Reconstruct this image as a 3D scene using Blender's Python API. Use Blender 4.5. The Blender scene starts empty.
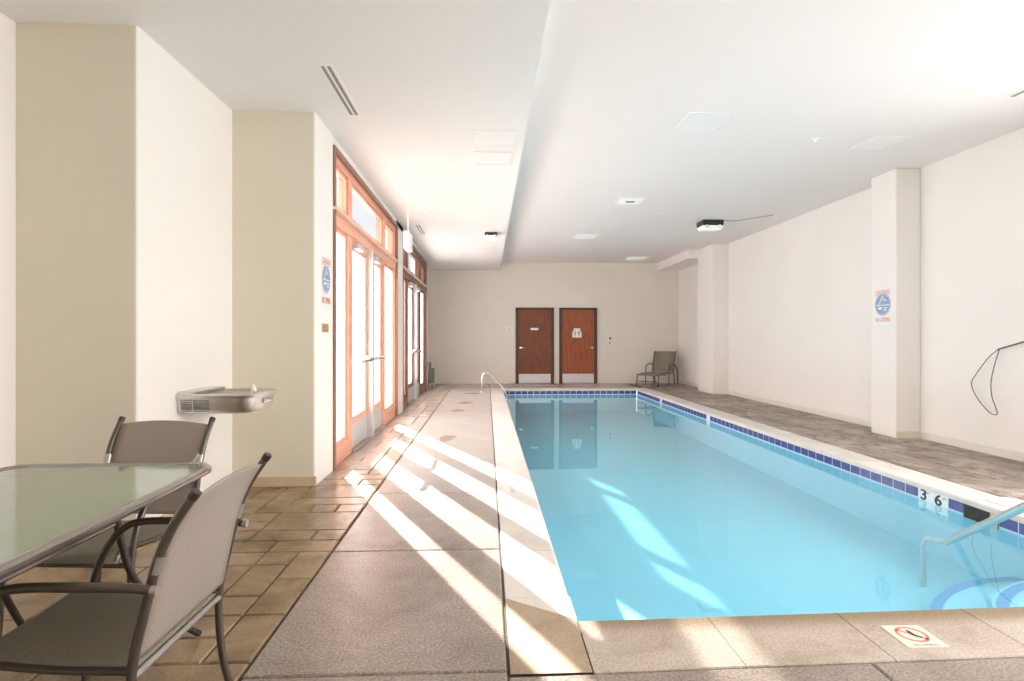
import bpy, math, random
from mathutils import Vector, Matrix
S=bpy.context.scene; COL=S.collection
random.seed(7)
PI=math.pi
# ------------------------------------------------------------------ camera
F=560.0
cam=bpy.data.cameras.new('camera'); co=bpy.data.objects.new('camera',cam); COL.objects.link(co)
cam.sensor_fit='HORIZONTAL'; cam.sensor_width=36; cam.lens=F*36/1024; cam.shift_y=-1.5/1024
co.location=(0,0,1.25); co.rotation_euler=(PI/2,0,-math.atan(25/F)); cam.clip_start=.05; cam.clip_end=300
S.camera=co
# ------------------------------------------------------------------ materials
M={}
def nt(name):
    m=bpy.data.materials.new(name); m.use_nodes=True; t=m.node_tree; t.nodes.clear(); M[name]=m
    out=t.nodes.new('ShaderNodeOutputMaterial'); return m,t,out
def N(t,k,**kw):
    n=t.nodes.new(k)
    for a,b in kw.items():
        if a.startswith('i_'):
            key=a[2:].replace('_',' ')
            n.inputs[int(key) if key.isdigit() else key].default_value=b
        else: setattr(n,a,b)
    return n
def c4(c): return (c[0],c[1],c[2],1)
def pbr(name,col,rough=.5,metal=0,noise=0,nscale=8,bump=0,bscale=60,col2=None,spec=.5,emit=None,es=0,stretch=None,trans=0,coat=0):
    m,t,out=nt(name); L=t.links.new
    p=N(t,'ShaderNodeBsdfPrincipled'); p.inputs['Base Color'].default_value=c4(col); p.inputs['Roughness'].default_value=rough
    p.inputs['Metallic'].default_value=metal; p.inputs['Specular IOR Level'].default_value=spec
    p.inputs['Coat Weight'].default_value=coat
    if emit: p.inputs['Emission Color'].default_value=c4(emit); p.inputs['Emission Strength'].default_value=es
    tc=N(t,'ShaderNodeTexCoord'); mp=N(t,'ShaderNodeMapping'); L(tc.outputs['Object'],mp.inputs['Vector'])
    if stretch: mp.inputs['Scale'].default_value=stretch
    if noise or col2:
        n=N(t,'ShaderNodeTexNoise'); n.inputs['Scale'].default_value=nscale; n.inputs['Detail'].default_value=6; n.inputs['Roughness'].default_value=.6
        L(mp.outputs[0],n.inputs['Vector'])
        r=N(t,'ShaderNodeValToRGB'); r.color_ramp.elements[0].position=.3; r.color_ramp.elements[1].position=.7
        a=col2 or tuple(max(0,x*(1-noise)) for x in col); b=col if col2 else tuple(min(1,x*(1+noise)) for x in col)
        r.color_ramp.elements[0].color=c4(a); r.color_ramp.elements[1].color=c4(b)
        L(n.outputs['Fac'],r.inputs[0]); L(r.outputs[0],p.inputs['Base Color'])
    if bump:
        n2=N(t,'ShaderNodeTexNoise'); n2.inputs['Scale'].default_value=bscale; n2.inputs['Detail'].default_value=3
        L(mp.outputs[0],n2.inputs['Vector']); b=N(t,'ShaderNodeBump'); b.inputs['Strength'].default_value=bump; b.inputs['Distance'].default_value=.01
        L(n2.outputs['Fac'],b.inputs['Height']); L(b.outputs[0],p.inputs['Normal'])
    if trans:
        tr=N(t,'ShaderNodeBsdfTranslucent'); tr.inputs[0].default_value=c4(col); mx=N(t,'ShaderNodeMixShader'); mx.inputs[0].default_value=trans
        L(p.outputs[0],mx.inputs[1]); L(tr.outputs[0],mx.inputs[2]); L(mx.outputs[0],out.inputs[0])
    else: L(p.outputs[0],out.inputs[0])
    return m
pbr('wall_paint',(.87,.835,.795),.75,noise=.015,nscale=1.5,bump=.05,bscale=120,spec=.25)
pbr('wall_shade',(.75,.70,.575),.75,noise=.02,nscale=1.5,bump=.05,bscale=120,spec=.25)  # wall paint with shade put into the colour, for faces towards the camera
pbr('wall_back',(.80,.755,.68),.75,noise=.02,nscale=1.2,bump=.05,bscale=120,spec=.25)
pbr('ceiling_paint',(.90,.845,.82),.8,noise=.01,nscale=1,spec=.2)
pbr('soffit_paint',(.86,.84,.82),.8,noise=.01,nscale=1,spec=.2)
pbr('baseboard_tan',(.60,.47,.31),.5,noise=.06,nscale=12)
pbr('baseboard_cream',(.78,.74,.68),.5)
pbr('white_enamel',(.88,.86,.84),.7,spec=.2)
pbr('white_glow',(.9,.9,.88),.4,emit=(1,.98,.94),es=.25)
pbr('vent_dark',(.28,.27,.26),.6)
pbr('black_plastic',(.03,.03,.03),.4)
pbr('chrome',(.82,.82,.80),.18,metal=1)
pbr('steel',(.62,.61,.58),.32,metal=1,noise=.05,nscale=30)
pbr('rail_steel',(.74,.71,.67),.3,metal=.75)
pbr('galvanised',(.66,.67,.68),.45,metal=.6)
pbr('chair_frame',(.105,.085,.07),.32,metal=.55,coat=.3)
pbr('chair_joint',(.45,.42,.39),.35,metal=.8)
pbr('chair_cap',(.025,.022,.02),.4)
pbr('table_rim',(.34,.30,.28),.22,metal=.75,coat=.4)
pbr('table_leg',(.06,.05,.045),.35,metal=.4)
pbr('table_glass',(.27,.345,.25),.09,noise=.04,nscale=3,spec=.8,coat=.3)
pbr('wood_door_dark',(.26,.075,.032),.35,col2=(.14,.042,.022),nscale=5,stretch=(6,6,.7),spec=.4)
pbr('wood_door_orange',(.42,.105,.03),.35,col2=(.22,.055,.02),nscale=5,stretch=(6,6,.7),spec=.4)
pbr('door_frame',(.085,.042,.022),.45,noise=.1,nscale=20)
pbr('wood_salmon',(.84,.46,.34),.35,col2=(.76,.37,.25),nscale=5,stretch=(8,8,.8))
pbr('wood_trim',(.36,.20,.14),.45,col2=(.25,.13,.09),nscale=5,stretch=(8,8,.8))
pbr('wood_unlit',(.26,.11,.065),.4,col2=(.17,.07,.045),nscale=5,stretch=(8,8,.8))  # darker copy of the salmon wood: weaker light on the second unit painted in
pbr('brass',(.75,.50,.2),.35,metal=.5)
pbr('sign_white',(.88,.86,.84),.4)
pbr('sign_red',(.70,.22,.18),.5)
pbr('sign_blue',(.27,.38,.56),.5)
pbr('sign_grey',(.35,.35,.36),.5)
pbr('tile_white',(.85,.86,.86),.2)
pbr('tile_blue',(.06,.075,.26),.12,noise=.18,nscale=9,spec=.6)
pbr('tile_band',(.16,.36,.62),.3)
pbr('tile_cream',(.82,.76,.62),.3)
pbr('grout',(.80,.82,.84),.6)
pbr('skimmer_dark',(.006,.006,.006),.6,col2=(.04,.032,.015),nscale=14)
pbr('plaster',(.37,.66,.77),.7,noise=.02,nscale=1.2)
pbr('cable',(.10,.09,.09),.5)
pbr('outside_white',(.85,.84,.82),.9)
pbr('outside_grey',(.42,.43,.44),.9,noise=.1,nscale=.6)
pbr('green_web',(.20,.25,.19),.6)
pbr('joint_dark',(.10,.08,.065),.9,noise=.3,nscale=30)
pbr('bare_hole',(.25,.18,.13),.9)
pbr('stain',(.34,.25,.19),.55,noise=.2,nscale=20)

def sling(name,col,col2,trans):
    m,t,out=nt(name); L=t.links.new
    tc=N(t,'ShaderNodeTexCoord'); ch=N(t,'ShaderNodeTexChecker'); ch.inputs['Scale'].default_value=250
    L(tc.outputs['Object'],ch.inputs['Vector']); ch.inputs[1].default_value=c4(col); ch.inputs[2].default_value=c4(col2)
    p=N(t,'ShaderNodeBsdfPrincipled'); p.inputs['Roughness'].default_value=.6; L(ch.outputs[0],p.inputs['Base Color'])
    tr=N(t,'ShaderNodeBsdfTranslucent'); L(ch.outputs[0],tr.inputs[0]); mx=N(t,'ShaderNodeMixShader'); mx.inputs[0].default_value=trans
    L(p.outputs[0],mx.inputs[1]); L(tr.outputs[0],mx.inputs[2]); L(mx.outputs[0],out.inputs[0])
sling('sling_fabric',(.40,.36,.28),(.25,.22,.165),.25)
sling('sling_back',(.54,.465,.41),(.36,.30,.26),.3)

def stone(name,cols,rough,bstr,vein=None,speck=0,glare_edge_tint=None):
    """sealed stamped concrete: stone tone from the 'tone' attribute, cloudy noise and cleft relief"""
    m,t,out=nt(name); L=t.links.new
    tc=N(t,'ShaderNodeTexCoord'); at=N(t,'ShaderNodeAttribute',attribute_name='tone')
    n=N(t,'ShaderNodeTexNoise'); n.inputs['Scale'].default_value=2.6; n.inputs['Detail'].default_value=9; n.inputs['Roughness'].default_value=.65; n.inputs['Distortion'].default_value=.8
    L(tc.outputs['Object'],n.inputs['Vector'])
    ma=N(t,'ShaderNodeMath',operation='MULTIPLY_ADD'); L(at.outputs['Fac'],ma.inputs[0]); ma.inputs[1].default_value=.12; 
    ms=N(t,'ShaderNodeMath',operation='SUBTRACT'); L(n.outputs['Fac'],ms.inputs[0]); ms.inputs[1].default_value=.06; L(ms.outputs[0],ma.inputs[2])
    r=N(t,'ShaderNodeValToRGB'); r.color_ramp.elements[0].position=.26; r.color_ramp.elements[1].position=.76
    r.color_ramp.elements[0].color=c4(cols[0]); r.color_ramp.elements[1].color=c4(cols[-1])
    for i,c in enumerate(cols[1:-1]):
        e=r.color_ramp.elements.new(.26+.5*(i+1)/(len(cols)-1)); e.color=c4(c)
    L(ma.outputs[0],r.inputs[0])
    p=N(t,'ShaderNodeBsdfPrincipled'); p.inputs['Roughness'].default_value=rough; p.inputs['Specular IOR Level'].default_value=.45
    src=r.outputs[0]
    if vein:
        w=N(t,'ShaderNodeTexNoise'); w.inputs['Scale'].default_value=1.5; w.inputs['Detail'].default_value=5; w.inputs['Distortion'].default_value=1.4
        mp=N(t,'ShaderNodeMapping'); mp.inputs['Scale'].default_value=(1.6,.55,1); L(tc.outputs['Object'],mp.inputs['Vector']); L(mp.outputs[0],w.inputs['Vector'])
        a=N(t,'ShaderNodeMath',operation='SUBTRACT'); L(w.outputs['Fac'],a.inputs[0]); a.inputs[1].default_value=.5
        b=N(t,'ShaderNodeMath',operation='ABSOLUTE'); L(a.outputs[0],b.inputs[0])
        v=N(t,'ShaderNodeMapRange'); L(b.outputs[0],v.inputs[0]); v.inputs[1].default_value=0; v.inputs[2].default_value=.034; v.inputs[3].default_value=.92; v.inputs[4].default_value=0
        mx=N(t,'ShaderNodeMix',data_type='RGBA'); L(v.outputs[0],mx.inputs[0]); L(src,mx.inputs[6]); mx.inputs[7].default_value=c4(vein); src=mx.outputs[2]
    if glare_edge_tint: # tint along Y: door glare painted into the paving, browner edge on the coping
        (wy0,wy1,wc,wa)=glare_edge_tint[:4]; nf=glare_edge_tint[4] if len(glare_edge_tint)>4 else 1.5; sx=N(t,'ShaderNodeSeparateXYZ'); L(tc.outputs['Object'],sx.inputs[0])
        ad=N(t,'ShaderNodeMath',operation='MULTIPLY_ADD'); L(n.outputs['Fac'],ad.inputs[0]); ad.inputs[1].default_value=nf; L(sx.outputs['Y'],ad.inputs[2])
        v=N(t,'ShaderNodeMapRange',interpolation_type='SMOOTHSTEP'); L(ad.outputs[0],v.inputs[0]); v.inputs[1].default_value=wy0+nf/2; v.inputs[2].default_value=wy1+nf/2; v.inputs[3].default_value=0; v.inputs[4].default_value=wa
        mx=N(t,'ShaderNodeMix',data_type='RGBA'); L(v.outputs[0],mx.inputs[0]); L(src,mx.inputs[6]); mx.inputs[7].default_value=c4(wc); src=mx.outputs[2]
    if speck:
        w=N(t,'ShaderNodeTexNoise'); w.inputs['Scale'].default_value=95; w.inputs['Detail'].default_value=2
        L(tc.outputs['Object'],w.inputs['Vector'])
        v=N(t,'ShaderNodeMapRange'); L(w.outputs['Fac'],v.inputs[0]); v.inputs[1].default_value=.3; v.inputs[2].default_value=.7; v.inputs[3].default_value=1-speck; v.inputs[4].default_value=1+speck
        mx=N(t,'ShaderNodeVectorMath',operation='SCALE'); L(src,mx.inputs[0]); L(v.outputs[0],mx.inputs['Scale']); src=mx.outputs[0]
    L(src,p.inputs['Base Color'])
    n2=N(t,'ShaderNodeTexNoise'); n2.inputs['Scale'].default_value=9; n2.inputs['Detail'].default_value=8; n2.inputs['Roughness'].default_value=.6; L(tc.outputs['Object'],n2.inputs['Vector'])
    b=N(t,'ShaderNodeBump'); b.inputs['Strength'].default_value=bstr; b.inputs['Distance'].default_value=.02; L(n2.outputs['Fac'],b.inputs['Height']); L(b.outputs[0],p.inputs['Normal'])
    L(p.outputs[0],out.inputs[0]); return m
stone('stamped_brown',[(.12,.075,.038),(.24,.16,.085),(.34,.235,.13),(.44,.33,.20)],.26,.3,speck=.14,glare_edge_tint=(4.2,6.5,(.50,.42,.37),.7))  # pale far part is glare from the glazed doors, painted into the colour
stone('stamped_grey',[(.10,.07,.05),(.24,.185,.145),(.38,.32,.275),(.54,.485,.44)],.42,.35,vein=(.11,.075,.055),speck=.1)
stone('broom_concrete',[(.21,.165,.135),(.30,.245,.205),(.37,.31,.27)],.3,.2,speck=.42,glare_edge_tint=(2.8,5.5,(.56,.50,.465),.75))  # far slabs paler: floor glare painted in
stone('coping_stone',[(.33,.26,.20),(.46,.385,.32),(.55,.48,.42)],.6,.2,speck=.2,glare_edge_tint=(2.33,2.47,(.24,.165,.085),.9,.12))  # browner band towards the inner pool edge
stone('coping_pale',[(.58,.52,.47),(.70,.65,.60),(.77,.73,.69)],.6,.12,speck=.06)
stone('coping_brown',[(.28,.20,.13),(.40,.31,.22),(.47,.38,.29)],.6,.18,speck=.14)

def one_sided(t,fr,refl=1.0):
    """air-side fresnel for thin sheets: the same soft mirror from both faces"""
    L=t.links.new; ge=N(t,'ShaderNodeNewGeometry'); a=N(t,'ShaderNodeMath',operation='SUBTRACT'); a.inputs[0].default_value=1; L(ge.outputs['Backfacing'],a.inputs[1])
    b=N(t,'ShaderNodeMath',operation='MULTIPLY'); L(fr.outputs[0],b.inputs[0]); L(a.outputs[0],b.inputs[1])
    c=N(t,'ShaderNodeMath',operation='MULTIPLY_ADD'); L(ge.outputs['Backfacing'],c.inputs[0]); c.inputs[1].default_value=.06; L(b.outputs[0],c.inputs[2])
    d=N(t,'ShaderNodeMath',operation='MULTIPLY'); L(c.outputs[0],d.inputs[0]); d.inputs[1].default_value=refl; return d.outputs[0]
def glassy(name,tint,glow=None,gs=0,frost=0,refl=1.0):
    m,t,out=nt(name); L=t.links.new
    tr=N(t,'ShaderNodeBsdfTransparent'); tr.inputs[0].default_value=c4(tint)
    g=N(t,'ShaderNodeBsdfGlossy'); g.inputs['Roughness'].default_value=.02
    fr=N(t,'ShaderNodeFresnel'); fr.inputs[0].default_value=1.45
    mx=N(t,'ShaderNodeMixShader'); L(one_sided(t,fr,refl),mx.inputs[0])
    if frost:
        tl=N(t,'ShaderNodeBsdfTranslucent'); tl.inputs[0].default_value=c4(tint); m2=N(t,'ShaderNodeMixShader'); m2.inputs[0].default_value=frost
        L(tr.outputs[0],m2.inputs[1]); L(tl.outputs[0],m2.inputs[2]); L(m2.outputs[0],mx.inputs[1])
    else: L(tr.outputs[0],mx.inputs[1])
    L(g.outputs[0],mx.inputs[2]); L(mx.outputs[0],out.inputs[0])
glassy('clear_glass',(.97,.98,.98),refl=.6)
glassy('transom_glass',(.36,.37,.38),refl=.6)
glassy('frosted_sun_block',(.66,.60,.60),frost=.93,refl=.5)  # frosting added to keep direct sun from passing the second unit's doors
# water: fresnel mirror over a tinted see-through surface with a faint ripple
m,t,out=nt('pool_water'); L=t.links.new
tr=N(t,'ShaderNodeBsdfTransparent'); tr.inputs[0].default_value=(.72,.93,.98,1)
g=N(t,'ShaderNodeBsdfGlossy'); g.inputs['Roughness'].default_value=.015; g.inputs[0].default_value=(.95,.97,1,1)
fr=N(t,'ShaderNodeFresnel'); fr.inputs[0].default_value=1.33
tc=N(t,'ShaderNodeTexCoord'); n=N(t,'ShaderNodeTexNoise'); n.inputs['Scale'].default_value=1.6; n.inputs['Detail'].default_value=1
L(tc.outputs['Object'],n.inputs['Vector']); b=N(t,'ShaderNodeBump'); b.inputs['Strength'].default_value=.05; b.inputs['Distance'].default_value=.02
L(n.outputs['Fac'],b.inputs['Height']); L(b.outputs[0],g.inputs['Normal']); L(b.outputs[0],fr.inputs['Normal'])
mx=N(t,'ShaderNodeMixShader'); L(one_sided(t,fr),mx.inputs[0]); L(tr.outputs[0],mx.inputs[1]); L(g.outputs[0],mx.inputs[2]); L(mx.outputs[0],out.inputs[0])

# ------------------------------------------------------------------ mesh helpers
def smooth_path(pts,n=6,closed=False):
    P=[Vector(p) for p in pts]; out=[]
    k=len(P); rng=range(k if closed else k-1)
    for i in rng:
        if closed: p0,p1,p2,p3=P[(i-1)%k],P[i],P[(i+1)%k],P[(i+2)%k]
        else: p0,p1,p2,p3=P[max(i-1,0)],P[i],P[i+1],P[min(i+2,k-1)]
        for j in range(n):
            s=j/n; out.append(.5*((2*p1)+(-p0+p2)*s+(2*p0-5*p1+4*p2-p3)*s*s+(-p0+3*p1-3*p2+p3)*s**3))
    if not closed: out.append(P[-1])
    return out
class MB:
    def __init__(s): s.v=[]; s.f=[]; s.t=[]
    def add(s,vs,fs,tone=None):
        o=len(s.v); s.v+= [tuple(v) for v in vs]; s.f+=[tuple(i+o for i in f) for f in fs]; s.t+=[tone if tone is not None else .5]*len(fs); return s
    def box(s,x0,x1,y0,y1,z0,z1,tone=None):
        return s.add([(x0,y0,z0),(x1,y0,z0),(x1,y1,z0),(x0,y1,z0),(x0,y0,z1),(x1,y0,z1),(x1,y1,z1),(x0,y1,z1)],
            [(0,3,2,1),(4,5,6,7),(0,1,5,4),(1,2,6,5),(2,3,7,6),(3,0,4,7)],tone)
    def quad(s,a,b,c,d,tone=None): return s.add([a,b,c,d],[(0,1,2,3)],tone)
    def stone(s,x0,x1,y0,y1,z,b=.006,d=.014,tone=.5):
        return s.add([(x0,y0,z-d),(x1,y0,z-d),(x1,y1,z-d),(x0,y1,z-d),(x0,y0,z-b),(x1,y0,z-b),(x1,y1,z-b),(x0,y1,z-b),
            (x0+b,y0+b,z),(x1-b,y0+b,z),(x1-b,y1-b,z),(x0+b,y1-b,z)],
            [(0,1,5,4),(1,2,6,5),(2,3,7,6),(3,0,4,7),(4,5,9,8),(5,6,10,9),(6,7,11,10),(7,4,8,11),(8,9,10,11)],tone)
    def tube(s,pts,r,n=10,closed=False,sm=0,squash=1,cap=True):
        P=smooth_path(pts,sm,closed) if sm else [Vector(p) for p in pts]
        k=len(P); vs=[]; up=None
        for i in range(k):
            if closed: T=(P[(i+1)%k]-P[(i-1)%k])
            else: T=P[min(i+1,k-1)]-P[max(i-1,0)]
            T.normalize()
            if up is None:
                up=Vector((0,0,1)) if abs(T.z)<.9 else Vector((1,0,0))
            a=T.cross(up); a.normalize(); up=a.cross(T); up.normalize()
            rr=r[i*len(r)//k] if isinstance(r,(list,tuple)) else r
            for j in range(n):
                an=2*PI*j/n; vs.append(P[i]+a*math.cos(an)*rr+up*math.sin(an)*rr*squash)
        fs=[]
        for i in range(k if closed else k-1):
            for j in range(n):
                a0=i*n+j; a1=i*n+(j+1)%n; b0=((i+1)%k)*n+j; b1=((i+1)%k)*n+(j+1)%n
                fs.append((a0,a1,b1,b0))
        if not closed and cap: fs+= [tuple(range(n-1,-1,-1)),tuple((k-1)*n+j for j in range(n))]
        return s.add(vs,fs)
    def lathe(s,prof,c=(0,0,0),n=20,axis='z'):
        vs=[];k=len(prof)
        for r,z in prof:
            for j in range(n):
                a=2*PI*j/n; x,y=r*math.cos(a),r*math.sin(a)
                p={'z':(x,y,z),'x':(z,x,y),'y':(x,z,y)}[axis]; vs.append((p[0]+c[0],p[1]+c[1],p[2]+c[2]))
        fs=[(i*n+j,i*n+(j+1)%n,(i+1)*n+(j+1)%n,(i+1)*n+j) for i in range(k-1) for j in range(n)]
        fs+=[tuple(range(n-1,-1,-1)),tuple((k-1)*n+j for j in range(n))]
        return s.add(vs,fs)
    def prism(s,poly,z0,z1):
        n=len(poly); vs=[(x,y,z0) for x,y in poly]+[(x,y,z1) for x,y in poly]
        return s.add(vs,[tuple(range(n-1,-1,-1)),tuple(range(n,2*n))]+[(i,(i+1)%n,n+(i+1)%n,n+i) for i in range(n)])
    def build(s,name,mat,parent=None,smooth=False,bevel=0,loc=None,tones=False,recalc=True):
        me=bpy.data.meshes.new(name); me.from_pydata(s.v,[],s.f)
        import bmesh
        if recalc:
            bm=bmesh.new(); bm.from_mesh(me); bmesh.ops.recalc_face_normals(bm,faces=bm.faces); bm.to_mesh(me); bm.free()
        if tones:
            at=me.attributes.new('tone','FLOAT','FACE'); at.data.foreach_set('value',s.t)
        if smooth:
            me.polygons.foreach_set('use_smooth',[True]*len(me.polygons))
        o=bpy.data.objects.new(name,me); COL.objects.link(o); me.materials.append(M[mat] if isinstance(mat,str) else mat)
        if smooth: 
            md=o.modifiers.new('n','EDGE_SPLIT'); md.split_angle=math.radians(40)
        if bevel:
            md=o.modifiers.new('b','BEVEL'); md.width=bevel; md.segments=2; md.limit_method='ANGLE'
        if parent: o.parent=parent
        if loc: o.location=loc
        return o
def tag(o,label=None,cat=None,group=None,kind=None):
    if label: o['label']=label
    if cat: o['category']=cat
    if group: o['group']=group
    if kind: o['kind']=kind
    return o
def empty(name,loc,rz=0,**kw):
    o=bpy.data.objects.new(name,None); COL.objects.link(o); o.location=loc; o.rotation_euler=(0,0,rz); o.empty_display_size=.1
    return tag(o,**kw)
def dup(root,loc,rz,label=None):
    r=root.copy(); COL.objects.link(r); r.location=loc; r.rotation_euler=(0,0,rz)
    if label: r['label']=label
    for ch in list(root.children):
        c=ch.copy(); COL.objects.link(c); c.parent=r
        for g_ in list(ch.children):
            d=g_.copy(); COL.objects.link(d); d.parent=c
    return r
def struct(mb,name,mat,label,bevel=0,tones=False,parent=None):
    o=mb.build(name,mat,parent,bevel=bevel,tones=tones)
    return tag(o,label,None,None,'structure') if not parent else o
def text(body,size,mat,mtx,parent=None,name='lettering',ext=.0008,align='CENTER',fat=0):
    cu=bpy.data.curves.new('t','FONT'); cu.body=body; cu.size=size; cu.align_x=align; cu.align_y='CENTER'; cu.extrude=ext; cu.resolution_u=3; cu.offset=fat
    ob=bpy.data.objects.new('t',cu); COL.objects.link(ob); dg=bpy.context.evaluated_depsgraph_get()
    me=bpy.data.meshes.new_from_object(ob.evaluated_get(dg)); me.name=name; me.transform(mtx)
    bpy.data.objects.remove(ob); me.materials.clear(); me.materials.append(M[mat])
    o=bpy.data.objects.new(name,me); COL.objects.link(o)
    if parent: o.parent=parent
    return o
def frame_m(o,ux,uy): # matrix with local x->ux, y->uy, origin o
    ux=Vector(ux).normalized(); uy=Vector(uy).normalized(); uz=ux.cross(uy)
    m=Matrix((ux,uy,uz)).transposed().to_4x4(); m.translation=Vector(o); return m

# ------------------------------------------------------------------ dimensions
XL=-1.46; XR=5.45; YB=15.7; PX0=.40; PX1=3.75; PY0=2.48; PY1=13.9; ZW=-.138; ZLOW=3.18; ZHI=3.40
# ------------------------------------------------------------------ floors
def stamped(mb,x0,x1,y0,y1,cell,jit=.0,z=0,gap=.004):
    nx=max(1,round((x1-x0)/cell)); ny=max(1,round((y1-y0)/cell)); cx=(x1-x0)/nx; cy=(y1-y0)/ny
    used=set()
    for j in range(ny):
        for i in range(nx):
            if (i,j) in used: continue
            opts=[(1,1),(2,1),(2,1),(2,2),(1,2),(3,2),(3,1)]; random.shuffle(opts)
            for w,h in opts+[(1,1)]:
                if i+w<=nx and j+h<=ny and all((i+a,j+b) not in used for a in range(w) for b in range(h)): break
            for a in range(w):
                for b in range(h): used.add((i+a,j+b))
            mb.stone(x0+i*cx+gap,x0+(i+w)*cx-gap,y0+j*cy+gap,y0+(j+h)*cy-gap,z,.007,.012,random.random())
mb=MB(); stamped(mb,-3.0,-.915,-1.0,14.3,.19); stamped(mb,-2.2,3.9,14.32,YB,.23)
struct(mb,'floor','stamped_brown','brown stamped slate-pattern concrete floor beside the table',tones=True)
mb=MB(); mb.box(-3.05,XL-.14,-1.1,YB,-.05,-.010); mb.box(XL-.14,PX0-.05,-1.1,YB,-.05,-.010); mb.box(PX0-.05,XR+.05,-1.1,PY0-.1,-.05,-.010)
mb.box(PX1+.1,XR+.05,PY0-.1,YB,-.05,-.010); mb.box(PX0-.05,PX1+.1,PY1+.1,YB,-.05,-.010)
struct(mb,'floor_base','joint_dark','dark joint bed under the paving')
mb=MB()
ys=[2.11,3.335,4.575,5.80,7.03,8.26,9.50,10.72,11.95,13.18,14.31]
for a,b in zip(ys,ys[1:]): mb.stone(-.905,.075,a+.004,b-.004,0,.006,.012,random.random())
xs=[-.905,.08,1.485,2.9,4.3,XR]
for a,b in zip(xs,xs[1:]):
    mb.stone(a+.004,b-.004,.9,2.076 if a>0 else 2.105,0,.006,.012,random.random())
    if a>0:
        for q in range(len(mb.v)-12,len(mb.v)):
            x,y,z=mb.v[q]; mb.v[q]=(x,y+(.02*(x-.4) if y>1.5 else 0),z)
    mb.stone(a+.004,b-.004,-1,.89,0,.006,.012,random.random())
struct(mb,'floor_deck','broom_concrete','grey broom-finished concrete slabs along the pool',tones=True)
mb=MB(); stamped(mb,4.07,XR,2.06,YB,.45)
struct(mb,'floor_side','stamped_grey','grey veined stamped concrete floor along the right wall',tones=True)
# coping with a rounded nose over the pool
def coping_run(mb,a,b,inner,outer,axis,joints,z=0):
    """nosed stones; axis 'x': run along x, inner/outer are y; axis 'y' reversed"""
    prof=[]; w=abs(outer-inner); sgn=1 if outer>inner else -1
    for k in range(7):
        an=PI/2*k/6; prof.append((.022-.022*math.sin(an), -.022+.022*math.cos(an)-0))
    prof=[(.03,-.045),(.0,-.045),(.0,-.022)]+[(.022-.022*math.cos(PI/2*k/5),-.022+.022*math.sin(PI/2*k/5)) for k in range(1,6)]+[(w-.004,0),(w,-.004),(w,-.02)]
    cuts=[a]+joints+[b]
    for s0,s1 in zip(cuts,cuts[1:]):
        s0+=.002; s1-=.002; n=len(prof); vs=[]
        for s_ in (s0,s1):
            for d,h in prof:
                q=inner+sgn*d; vs.append((s_,q,z+h) if axis=='x' else (q,s_,z+h))
        fs=[(i,i+1,n+i+1,n+i) for i in range(n-1)]+[tuple(range(n)),tuple(range(2*n-1,n-1,-1))]
        mb.add(vs,fs,random.random())
mb=MB(); coping_run(mb,.40,PX1+.32,PY0,2.085,'x',[.99,1.59,2.19,2.79,3.39]); mb.v=[(x,y+.02*(x-.4),z) for x,y,z in mb.v]
struct(mb,'pool_coping_near','coping_stone','beige stone coping along the near end of the pool',tones=True)
mb=MB(); mb.add([(.088,2.085,0),(.396,2.085,0),(.396,2.478,0),(.40,2.482,0),(.088,2.70,0)],[(0,1,2,3,4)],.2)
struct(mb,'pool_coping_corner','coping_brown','brown mottled coping stone at the near left corner of the pool',tones=True)
mb=MB(); coping_run(mb,2.70,PY1+.3,PX0,.088,'y',[3.3+.61*k for k in range(18)])
mb.add([(.088,2.70,0),(.40,2.482,0),(.40,2.70,0)],[(0,1,2)],.6)
coping_run(mb,PX0,PX1,PY1,PY1+.31,'x',[PX0+.61*k for k in range(1,6)])
coping_run(mb,PY0,PY1+.31,PX1,PX1+.31,'y',[PY0+.61*k for k in range(1,19)])
struct(mb,'pool_coping','coping_pale','pale stone coping round the pool',tones=True)
# basin
ZB=-.56
mb=MB()
e=.012
mb.quad((PX0-e,PY0-e,ZB),(PX1+e,PY0-e,ZB),(PX1+e,PY1+e,ZB),(PX0-e,PY1+e,ZB))
for (a,b) in (((PX0-e,PY0),(PX0-e,PY1)),((PX1+e,PY0),(PX1+e,PY1)),((PX0,PY0-e),(PX1,PY0-e)),((PX0,PY1+e),(PX1,PY1+e))):
    mb.quad((a[0],a[1],ZB),(b[0],b[1],ZB),(b[0],b[1],-.134),(a[0],a[1],-.134))
struct(mb,'pool_basin','plaster','pale blue plaster basin of the swimming pool')
# waterline tiles
mb=MB()
for (a,b) in (((PX0-e,PY0),(PX0-e,PY1)),((PX1+e,PY0),(PX1+e,PY1)),((PX0,PY0-e),(PX1,PY0-e)),((PX0,PY1+e),(PX1,PY1+e))):
    mb.quad((a[0],a[1],-.134),(b[0],b[1],-.134),(b[0],b[1],-.02),(a[0],a[1],-.02))
grt=struct(mb,'pool_tile_bed','grout','white grout behind the waterline tiles')
mb=MB(); P=.1524; g0=.005
ZT=-.047
def tile(axis,c,s,p,z0,z1,t):
    if axis=='y': mb.box(min(c,c+t),max(c,c+t),s+g0,s+p-g0,z0,z1,random.random())
    else: mb.box(s+g0,s+p-g0,min(c,c+t),max(c,c+t),z0,z1,random.random())
ymark=4.42
def tile_rows(axis,c,a,b,t,skips=(),phase=0):
    s=a+phase
    while s+P<=b+.01:
        if not any(s+P*.5>q0 and s+P*.5<q1 for q0,q1 in skips):
            tile(axis,c,s,P,-.127,ZT,t)
        s+=P
SK=(3.955,4.262); MK=(4.403,4.72)
base=4.40-12*.1524
tile_rows('y',PX1+e,4.725,PY1,-.002,skips=((9.30,9.45),(11.89,12.04)),phase=0)
tile('y',PX1+e,4.256,.1524,-.127,ZT,-.002); tile_rows('y',PX1+e,2.432,3.96,-.002)
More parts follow.
